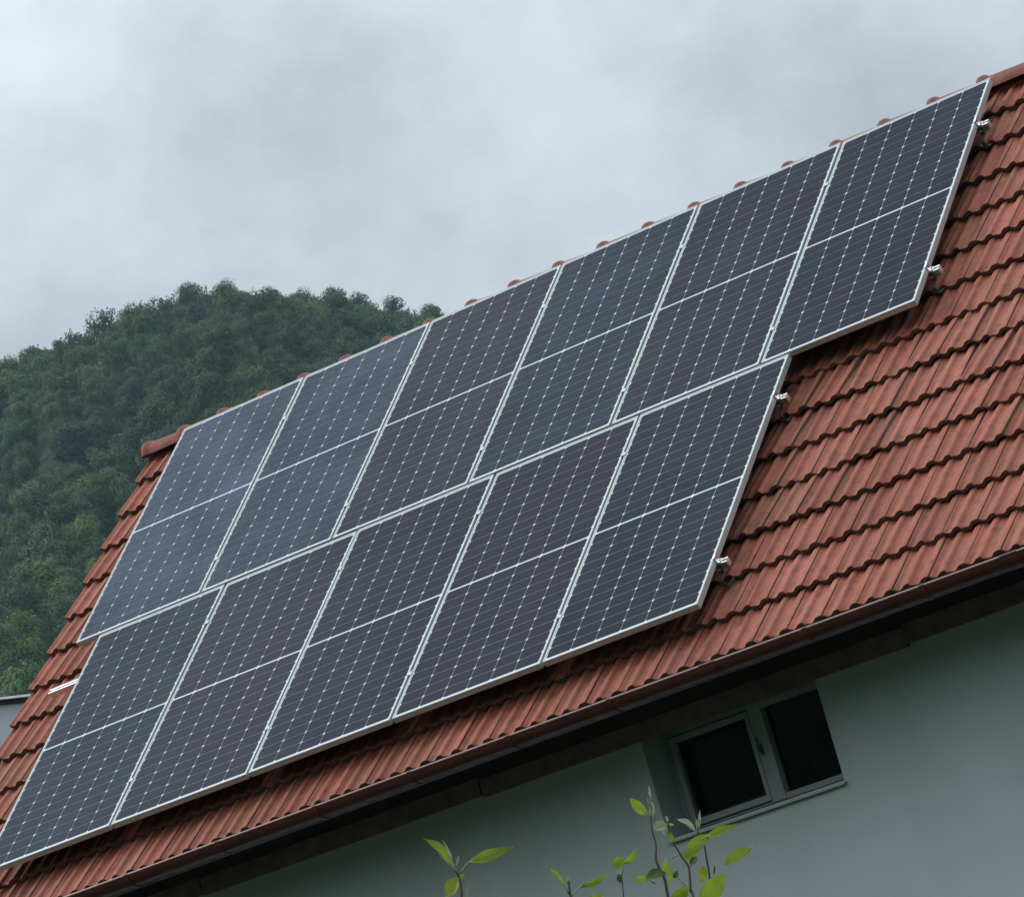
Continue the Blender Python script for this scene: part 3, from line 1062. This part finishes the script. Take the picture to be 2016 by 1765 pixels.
def bare_crown(name, H, spread, n_twigs, nq, size):
    """thin crown: leaning limbs and twigs reaching up, little foliage"""
    m_ = MB()
    tips = []
    for i in range(n_twigs):
        ph = random.uniform(0, 2 * math.pi)
        z0_ = H * random.uniform(.25, .6)
        r_ = spread * random.uniform(.35, 1)
        e = Vector((math.cos(ph) * r_, math.sin(ph) * r_, H * random.uniform(.7, 1.05)))
        mid = Vector((e.x * .55, e.y * .55, z0_ + (e.z - z0_) * .4))
        m_.tube([(0, 0, z0_), mid, e], [0.16, 0.11, 0.05], 4, False)
        tips.append(e)
        for k_ in range(4):
            f0 = random.uniform(.35, .95)
            q = mid.lerp(e, f0)
            q2 = q + Vector((random.gauss(0, .5), random.gauss(0, .5), random.uniform(.2, 1.0)))
            m_.tube([q, q.lerp(q2, .5) + Vector((0.05, 0, .05)), q2], [0.08, 0.06, 0.035], 3, False)
            tips.append(q2)
    tw = m_.mesh(name + '_limbs', M_bark)
    T = np.array([tuple(t_) for t_ in tips])
    idx = rng.integers(0, len(T), nq)
    Cc = T[idx] + rng.normal(size=(nq, 3)) * 0.35 - np.array([0, 0, 0.2])
    d = rng.normal(size=(nq, 3))
    return tw, quads_mesh(name, Cc, d / np.linalg.norm(d, axis=1)[:, None], size, M_sparse)


KINDS = []
for i in range(6):
    H = [9.5, 10.5, 9.0, 11.0, 8.5, 10.0][i]
    Rr = [4.0, 3.6, 4.3, 3.7, 3.9, 3.3][i]
    KINDS.append((trunk('trunk', H, 0.22), crown('crown', H, Rr, 6500, 0.33, M_forest, nb_=11 + i, zb_=0.10), 'leafy'))
for i in range(3):
    H = [8.0, 9.0, 7.5][i]
    tw, lv = bare_crown('crown', H, 2.4, 11, 260 + 90 * i, 0.34)
    KINDS.append((tw, lv, 'bare'))

# candidate positions on the slope
cands = []
for a in np.arange(-47.5, -28.5, 0.48):
    dd = np.arange(560, 1190, 6.5)
    el = np.degrees(np.arctan2(terrain_h(a, dd) - CAM[2], dd))
    pk = dd[el.argmax()]
    d = 575.0
    while d < pk + 14:
        aa = a + random.uniform(-.21, .21)
        d2 = d + random.uniform(-3.0, 3.0)
        cands.append((aa, d2, float(terrain_h(aa, d2))))
        d += random.uniform(7.0, 10.0) if d < 800 else random.uniform(5.0, 7.5) if d < pk - 70 else random.uniform(3.6, 5.5)


def roof_line(px):
    """photo height of the house outline at px: trees below it are hidden"""
    return np.interp(px, [0, 20, 52, 125, 195, 262, 290, 365, 601, 848, 1112, 2016], [1440, 1400, 1350, 1210, 1075, 940, 870, 835, 735, 628, 515, 120])


for a, st_ in [(q, 0) for q in np.arange(-41.0, -37.4, 0.11)] + [(q, 1) for q in np.arange(-37.3, -35.0, 0.33)]:
    aa = a + random.uniform(-.06, .06)
    dd = np.arange(700, 1190, 6.5)
    pk = dd[np.degrees(np.arctan2(terrain_h(aa, dd) - CAM[2], dd)).argmax()] + random.uniform(-12, 6)
    cands.append((aa, pk, float(terrain_h(aa, pk)), 9))
tops = np.array([(c[0], math.degrees(math.atan2(c[2] + 8.0 - CAM[2], c[1]))) for c in cands])
cands = [(c[0], c[1], c[2], 2 if len(c) > 3 else int(tops[i, 1] > tops[np.abs(tops[:, 0] - c[0]) < 0.5, 1].max() - 0.10)) for i, c in enumerate(cands)]
ind, rest = [], []
for aa, d, h, crest in cands:
    x, y = CAM[0] + d * math.sin(R(aa)), CAM[1] + d * math.cos(R(aa))
    px, py = proj((x, y, h + 7.0))
    inside = -25 < px < 905 and py < roof_line(px) - 12
    (ind if inside else rest).append((aa, d, h, crest, x, y, px, py))
# the crest trees and the nearest ones become trees of their own, at most 300
ind.sort(key=lambda t: (-t[3], t[1]))
ncr = sum(1 for t in ind if t[3])
keep = ind[:min(ncr, 90)] + sorted(ind[min(ncr, 90):], key=lambda t: t[1])
rest += keep[300:]
ind = keep[:300]
print('trees', len(ind), 'rest', len(rest), 'crest', ncr)


def pick(crest, d, az):
    if crest == 2:
        return random.choice((6, 7, 8))
    return random.randrange(6)


for aa, d, h, crest, x, y, px, py in ind:
    k = pick(crest, d, aa)
    s = random.uniform(0.70, 1.28) * (0.60 if crest == 1 else float(np.interp(d, [800, 930], [1.0, 0.66])))
    if crest:
        s = random.uniform(0.80, 1.25) if k >= 6 else min(s, 0.72)
        cpos = 'at the left picture edge' if px < 110 else 'on its left shoulder' if px < 300 else 'at its highest point' if px < 520 else 'right of its top' if px < 690 else 'just above the ridge tiles'
        lab = ('thin twiggy tree on the hill skyline ' if k >= 6 else 'leafy dark green tree on the hill skyline ') + cpos
        grp = ('twiggy' if k >= 6 else 'leafy') + ' skyline trees ' + cpos
    else:
        shp = ('broad', 'tall', 'spreading', 'bushy', 'low', 'narrow')[k]
        band = 'below the hill crest' if py < 720 + max(0, 150 - px) * .3 else 'halfway up the hill' if py < 860 else 'on the lower hill' if py < 1000 else 'at the hill foot'
        side = 'at the left picture edge' if px < 60 else 'near the left picture edge' if px < 140 else 'midway to the gable' if px < 220 else 'left of the ridge end' if px < 330 else 'above the first panel' if px < 470 else 'above the second panel' if px < 620 else 'behind the ridge'
        shp = ('small ' if s < 0.8 else 'big ' if s > 1.12 else '') + shp
        lab = '%s green tree %s, %s' % (shp, band, side)
        grp = '%s trees %s %s' % (shp, band, side)
    t_ = bpy.data.objects.new('broadleaf_tree', None)
    COL.objects.link(t_)
    t_.empty_display_size = 2
    t_.location = (x, y, h - 0.3)
    t_.rotation_euler = (0, 0, random.uniform(0, 6.28))
    t_.scale = (s, s, s * random.uniform(.92, 1.12))
    tag(t_, lab, 'tree', grp)
    print_k = k
    for nm, me in (('trunk', KINDS[k][0]), ('crown', KINDS[k][1])):
        o = bpy.data.objects.new(nm, me)
        COL.objects.link(o)
        o.parent = t_

# the rest of the wood, far off and reading as one mass: instanced in one object
src = bpy.data.collections.new('wood_sources')
for i in range(6):
    src.objects.link(bpy.data.objects.new('wood_source_%d' % i, KINDS[i][1]))
wm_ = bpy.data.meshes.new('far_wood')
wm_.from_pydata([(t[4], t[5], t[2] - 0.3) for t in rest], [], [])
wood = obj('far_wood', wm_)
tag(wood, 'dense wood covering the upper hillside between the nearer trees', 'wood', kind='stuff')
ng = bpy.data.node_groups.new('wood_nodes', 'GeometryNodeTree')
ng.interface.new_socket('Geometry', in_out='INPUT', socket_type='NodeSocketGeometry')
ng.interface.new_socket('Geometry', in_out='OUTPUT', socket_type='NodeSocketGeometry')
gi, go = ng.nodes.new('NodeGroupInput'), ng.nodes.new('NodeGroupOutput')
m2p = ng.nodes.new('GeometryNodeMeshToPoints')
iop = ng.nodes.new('GeometryNodeInstanceOnPoints')
ci = ng.nodes.new('GeometryNodeCollectionInfo')
ci.inputs['Collection'].default_value = src
ci.inputs['Separate Children'].default_value = True
ci.inputs['Reset Children'].default_value = True
rv = ng.nodes.new('FunctionNodeRandomValue')
rv.data_type = 'FLOAT_VECTOR'
rv.inputs[0].default_value = (0, 0, 0)
rv.inputs[1].default_value = (0, 0, 6.28)
rs_ = ng.nodes.new('FunctionNodeRandomValue')  # sizes
rs_.data_type = 'FLOAT'
rs_.inputs[2].default_value = 0.7
rs_.inputs[3].default_value = 1.2
ng.links.new(gi.outputs[0], m2p.inputs[0])
ng.links.new(m2p.outputs[0], iop.inputs['Points'])
ng.links.new(ci.outputs[0], iop.inputs['Instance'])
iop.inputs['Pick Instance'].default_value = True
ng.links.new(rv.outputs[0], iop.inputs['Rotation'])
ng.links.new(rs_.outputs[1], iop.inputs['Scale'])
ng.links.new(iop.outputs[0], go.inputs[0])
gm = wood.modifiers.new('wood', 'NODES')
gm.node_group = ng

# ------------------------------------------------------------------ young fruit tree in the foreground
DF = 7.4
tb = pix(1260, 2600, DF)
ft = empty('young_fruit_tree', (tb.x, tb.y, GZ), label='young fruit tree shoots with yellow green leaves in front of the grey wall', cat='tree')
fork = pix(1230, 2150, DF)
mb = MB()
mb.tube([(tb.x, tb.y, GZ - 0.05), (tb.x + .01, tb.y, GZ + 0.6), fork], [0.022, 0.019, 0.013], 8)
obj('trunk', mb.mesh('trunk', M_twig, True), ft)


def shoot(pts, r0, r1, mat=M_twig, name='shoot', dep=0.0):
    P = [fork] + [pix(x, y, DF + dep) for x, y in pts] if name == 'shoot' else [pix(x, y, DF + dep) for x, y in pts]
    # smooth the polyline
    Q = []
    for i in range(len(P) - 1):
        p0, p1, p2, p3 = P[max(i - 1, 0)], P[i], P[i + 1], P[min(i + 2, len(P) - 1)]
        for k_ in range(4):
            t_ = k_ / 4
            Q.append(0.5 * ((2 * p1) + (p2 - p0) * t_ + (2 * p0 - 5 * p1 + 4 * p2 - p3) * t_ ** 2 + (3 * p1 - p0 - 3 * p2 + p3) * t_ ** 3))
    Q.append(P[-1])
    r0, r1 = r0 * 0.40, r1 * 0.65
    n = len(Q)
    m_ = MB().tube(Q, [r0 + (r1 - r0) * i / (n - 1) for i in range(n)], 7)
    return obj(name, m_.mesh(name, mat, True), ft)


PXM = DF / F                                    # metres per photo pixel at the shoots


def leaf(base, tip, wpx, mat, curl=0.2, fold=0.35, roll=0.0, dep=0.0, ddep=0.0, petiole=None):
    B, T = pix(*base, DF + dep), pix(*tip, DF + dep + ddep)
    ax = T - B
    L = ax.length
    t_ = ax.normalized()
    view = (CAMv - B).normalized()
    nrm = view - t_ * view.dot(t_)
    nrm.normalize()
    nrm = Matrix.Rotation(roll, 3, t_) @ nrm
    side = t_.cross(nrm)
    W_ = 0.86 * wpx * PXM / 2 / max(0.35, math.cos(roll))
    prof_ = [(0, 0.04), (0.08, 0.35), (0.2, 0.74), (0.35, 0.98), (0.5, 1.0), (0.65, 0.86), (0.8, 0.56), (0.92, 0.22), (1.0, 0.01)]
    vv, ff = [], []
    for i, (s_, w_) in enumerate(prof_):
        bend = curl * L * (4 * s_ * (1 - s_)) * 0.5 - 0.10 * L * curl * s_ ** 3
        c_ = B + ax * s_ + side * (0.5 * bend) + nrm * (bend * 0.6)
        for j, q in enumerate((-1, -0.5, 0, 0.5, 1)):
            wav = 0.11 * L * math.sin(s_ * 9 + q * 2) * abs(q)
            vv.append(c_ + side * (q * w_ * W_) + nrm * (abs(q) * w_ * W_ * fold + wav * 0.4))
    for i in range(len(prof_) - 1):
        for j in range(4):
            a = i * 5 + j
            ff.append((a, a + 1, a + 6, a + 5))
    me = mesh('leaf', vv, ff, mat, True)
    lf = obj('leaf', me, ft)
    if petiole:
        P0 = pix(*petiole, DF + dep)
        m_ = MB().tube([P0, P0.lerp(B, .5) + nrm * .002, B, B + ax * 0.5], [0.0013, 0.0011, 0.0010, 0.0005], 5)
        o = obj('petiole', m_.mesh('petiole', M_green_twig, True), lf)
    return lf


Y, Pl, Dk = M_yleaf, M_pleaf, M_dleaf
# left shoot
shoot([(930, 1900), (912, 1800), (906, 1735), (897, 1712)], 0.008, 0.0028, dep=0.1)
leaf((889, 1706), (834, 1648), 19, Y, curl=0.28, roll=0.5, dep=.1, petiole=(897, 1714))
leaf((922, 1696), (1012, 1665), 27, Y, curl=0.10, fold=.3, roll=-.2, dep=.1, petiole=(904, 1720))
leaf((892, 1700), (870, 1651), 6, Pl, curl=.2, dep=.12, petiole=(897, 1713))
leaf((896, 1712), (880, 1676), 5, Pl, curl=.1, dep=.08)
leaf((898, 1706), (903, 1683), 5, Pl, curl=.0, dep=.09)
leaf((899, 1690), (905, 1684), 5, Pl, curl=.0, dep=.09)
leaf((901, 1726), (877, 1765), 32, Y, curl=-.2, fold=.5, roll=.5, dep=.07)
leaf((904, 1728), (915, 1720), 13, Y, curl=.1, dep=.12)
leaf((912, 1775), (921, 1741), 6, Pl, curl=.1, dep=.1)
# middle shoot
shoot([(1150, 1900), (1130, 1800), (1122, 1755), (1119, 1732)], 0.0065, 0.0024, dep=-0.15)
leaf((1110, 1742), (1078, 1706), 9, Y, curl=.2, roll=.9, dep=-.15, petiole=(1120, 1760))
leaf((1141, 1745), (1198, 1717), 15, Y, curl=.2, roll=.3, dep=-.15, petiole=(1124, 1765))
leaf((1150, 1774), (1190, 1757), 20, Y, curl=.3, dep=-.12, petiole=(1126, 1785))
for dx, dy in ((-5, -8), (0, -14), (5, -7), (2, 2), (-3, 4)):
    leaf((1120 + dx * .4, 1742), (1117 + dx, 1734 + dy), 5, Pl, curl=.1, dep=-.15)
# hanging leaves between the shoots
shoot([(1240, 1950), (1232, 1820), (1226, 1745), (1224, 1722)], 0.005, 0.0014, dep=0.25)
leaf((1226, 1700), (1252, 1668), 17, Y, curl=.35, roll=.6, dep=.25, petiole=(1224, 1724))
leaf((1230, 1690), (1207, 1706), 26, Y, curl=.3, fold=.5, dep=.26)
leaf((1222, 1708), (1214, 1724), 10, Pl, curl=.1, dep=.25)
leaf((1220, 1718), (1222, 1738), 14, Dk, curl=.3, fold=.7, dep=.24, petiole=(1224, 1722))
# right group, first shoot
shoot([(1345, 1900), (1315, 1765), (1309, 1731), (1297, 1706), (1291, 1690), (1291, 1663), (1284, 1634), (1282, 1613), (1283, 1590)], 0.0075, 0.0018)
leaf((1276, 1602), (1239, 1569), 24, Y, curl=-.2, fold=.3, roll=.2, petiole=(1281, 1610))
leaf((1281, 1610), (1283, 1576), 14, Pl, curl=.12, fold=.7, roll=.2)
leaf((1281, 1575), (1277, 1545), 6, Pl, curl=.05, petiole=(1282, 1592))
leaf((1275, 1574), (1278, 1564), 4, Dk, curl=.0, petiole=(1281, 1590))
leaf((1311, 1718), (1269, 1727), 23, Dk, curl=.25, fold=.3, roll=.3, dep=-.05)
leaf((1275, 1729), (1248, 1732), 17, Y, curl=.2, dep=.2, petiole=(1290, 1738))
leaf((1306, 1728), (1312, 1688), 15, Y, curl=-.1, roll=.7, dep=.12)
leaf((1318, 1738), (1316, 1705), 11, Y, curl=.15, roll=.8, dep=.05)
leaf((1326, 1728), (1334, 1712), 12, Dk, curl=.2, dep=.1)
# second shoot
shoot([(1385, 1900), (1365, 1765), (1360, 1752), (1356, 1707), (1344, 1688), (1326, 1658), (1317, 1638), (1315, 1616)], 0.0072, 0.0016, dep=0.06)
leaf((1314, 1622), (1284, 1628), 24, Pl, curl=-.25, fold=.8, roll=.4, dep=.06)
leaf((1312, 1626), (1308, 1644), 14, Pl, curl=.2, fold=.6, dep=.06)
leaf((1317, 1620), (1327, 1624), 7, Pl, curl=.1, dep=.05)
leaf((1326, 1656), (1317, 1634), 12, Y, curl=-.2, fold=.5, dep=.05)
leaf((1315, 1617), (1311, 1604), 7, Pl, curl=.05, dep=.06)
leaf((1322, 1689), (1328, 1693), 6, Pl, curl=.05, dep=.0, petiole=(1336, 1679))
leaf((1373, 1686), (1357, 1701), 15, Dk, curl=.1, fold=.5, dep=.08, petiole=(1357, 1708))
leaf((1321, 1768), (1357, 1744), 30, Y, curl=.3, roll=.2, dep=-.03, petiole=(1318, 1790))
leaf((1330, 1722), (1318, 1716), 8, Y, curl=.0, petiole=(1360, 1754), dep=.1)
# third shoot
shoot([(1410, 1900), (1400, 1765), (1396, 1720), (1391, 1690), (1385, 1657), (1374, 1638), (1376, 1612)], 0.0062, 0.0016, dep=-0.04)
leaf((1369, 1636), (1331, 1611), 12, Pl, curl=.32, fold=.6, roll=.5, dep=-.04, petiole=(1374, 1641))
leaf((1374, 1637), (1378, 1592), 7, Pl, curl=.06, dep=-.04)
leaf((1373, 1640), (1369, 1606), 4, Pl, curl=.1, dep=-.02)
leaf((1390, 1646), (1450, 1621), 19, Y, curl=.3, fold=.6, roll=-.4, dep=-.06, petiole=(1381, 1652))
leaf((1398, 1641), (1347, 1692), 31, Y, curl=.22, fold=.25, roll=.1, dep=-.05, petiole=(1386, 1656))
leaf((1376, 1668), (1384, 1652), 8, Pl, curl=.1, dep=-.06)
leaf((1368, 1690), (1339, 1678), 18, Y, curl=.1, dep=.1)
leaf((1478, 1670), (1424, 1703), 27, Y, curl=.22, fold=.2, roll=.1, dep=.15, petiole=(1482, 1664))
leaf((1380, 1736), (1384, 1702), 22, Y, curl=.15, fold=.3, roll=.3, dep=.02)
leaf((1376, 1772), (1428, 1718), 46, Y, curl=.2, fold=.15, roll=.1, dep=-.1, petiole=(1397, 1765))
leaf((1405, 1722), (1407, 1700), 4, Dk, curl=.1, dep=-.02)

# ------------------------------------------------------------------ thin valley haze
hz = MB().box((CAM[0] - 1500, CAM[1] - 1500, GZ - 1.5), (CAM[0] + 1500, CAM[1] + 1500, 330)).mesh('haze', M_ground)
hm = bpy.data.materials.new('valley_haze')
hm.use_nodes = True
hm.node_tree.nodes.clear()
ho = hm.node_tree.nodes.new('ShaderNodeOutputMaterial')
hv = hm.node_tree.nodes.new('ShaderNodeVolumePrincipled')
hv.inputs['Color'].default_value = (0.58, 0.84, 1.0, 1)
hv.inputs['Density'].default_value = 0.00007
hv.inputs['Anisotropy'].default_value = 0.2
hm.node_tree.links.new(hv.outputs[0], ho.inputs['Volume'])
hz.materials.clear()
hz.materials.append(hm)
tag(obj('haze', hz), kind='stuff')
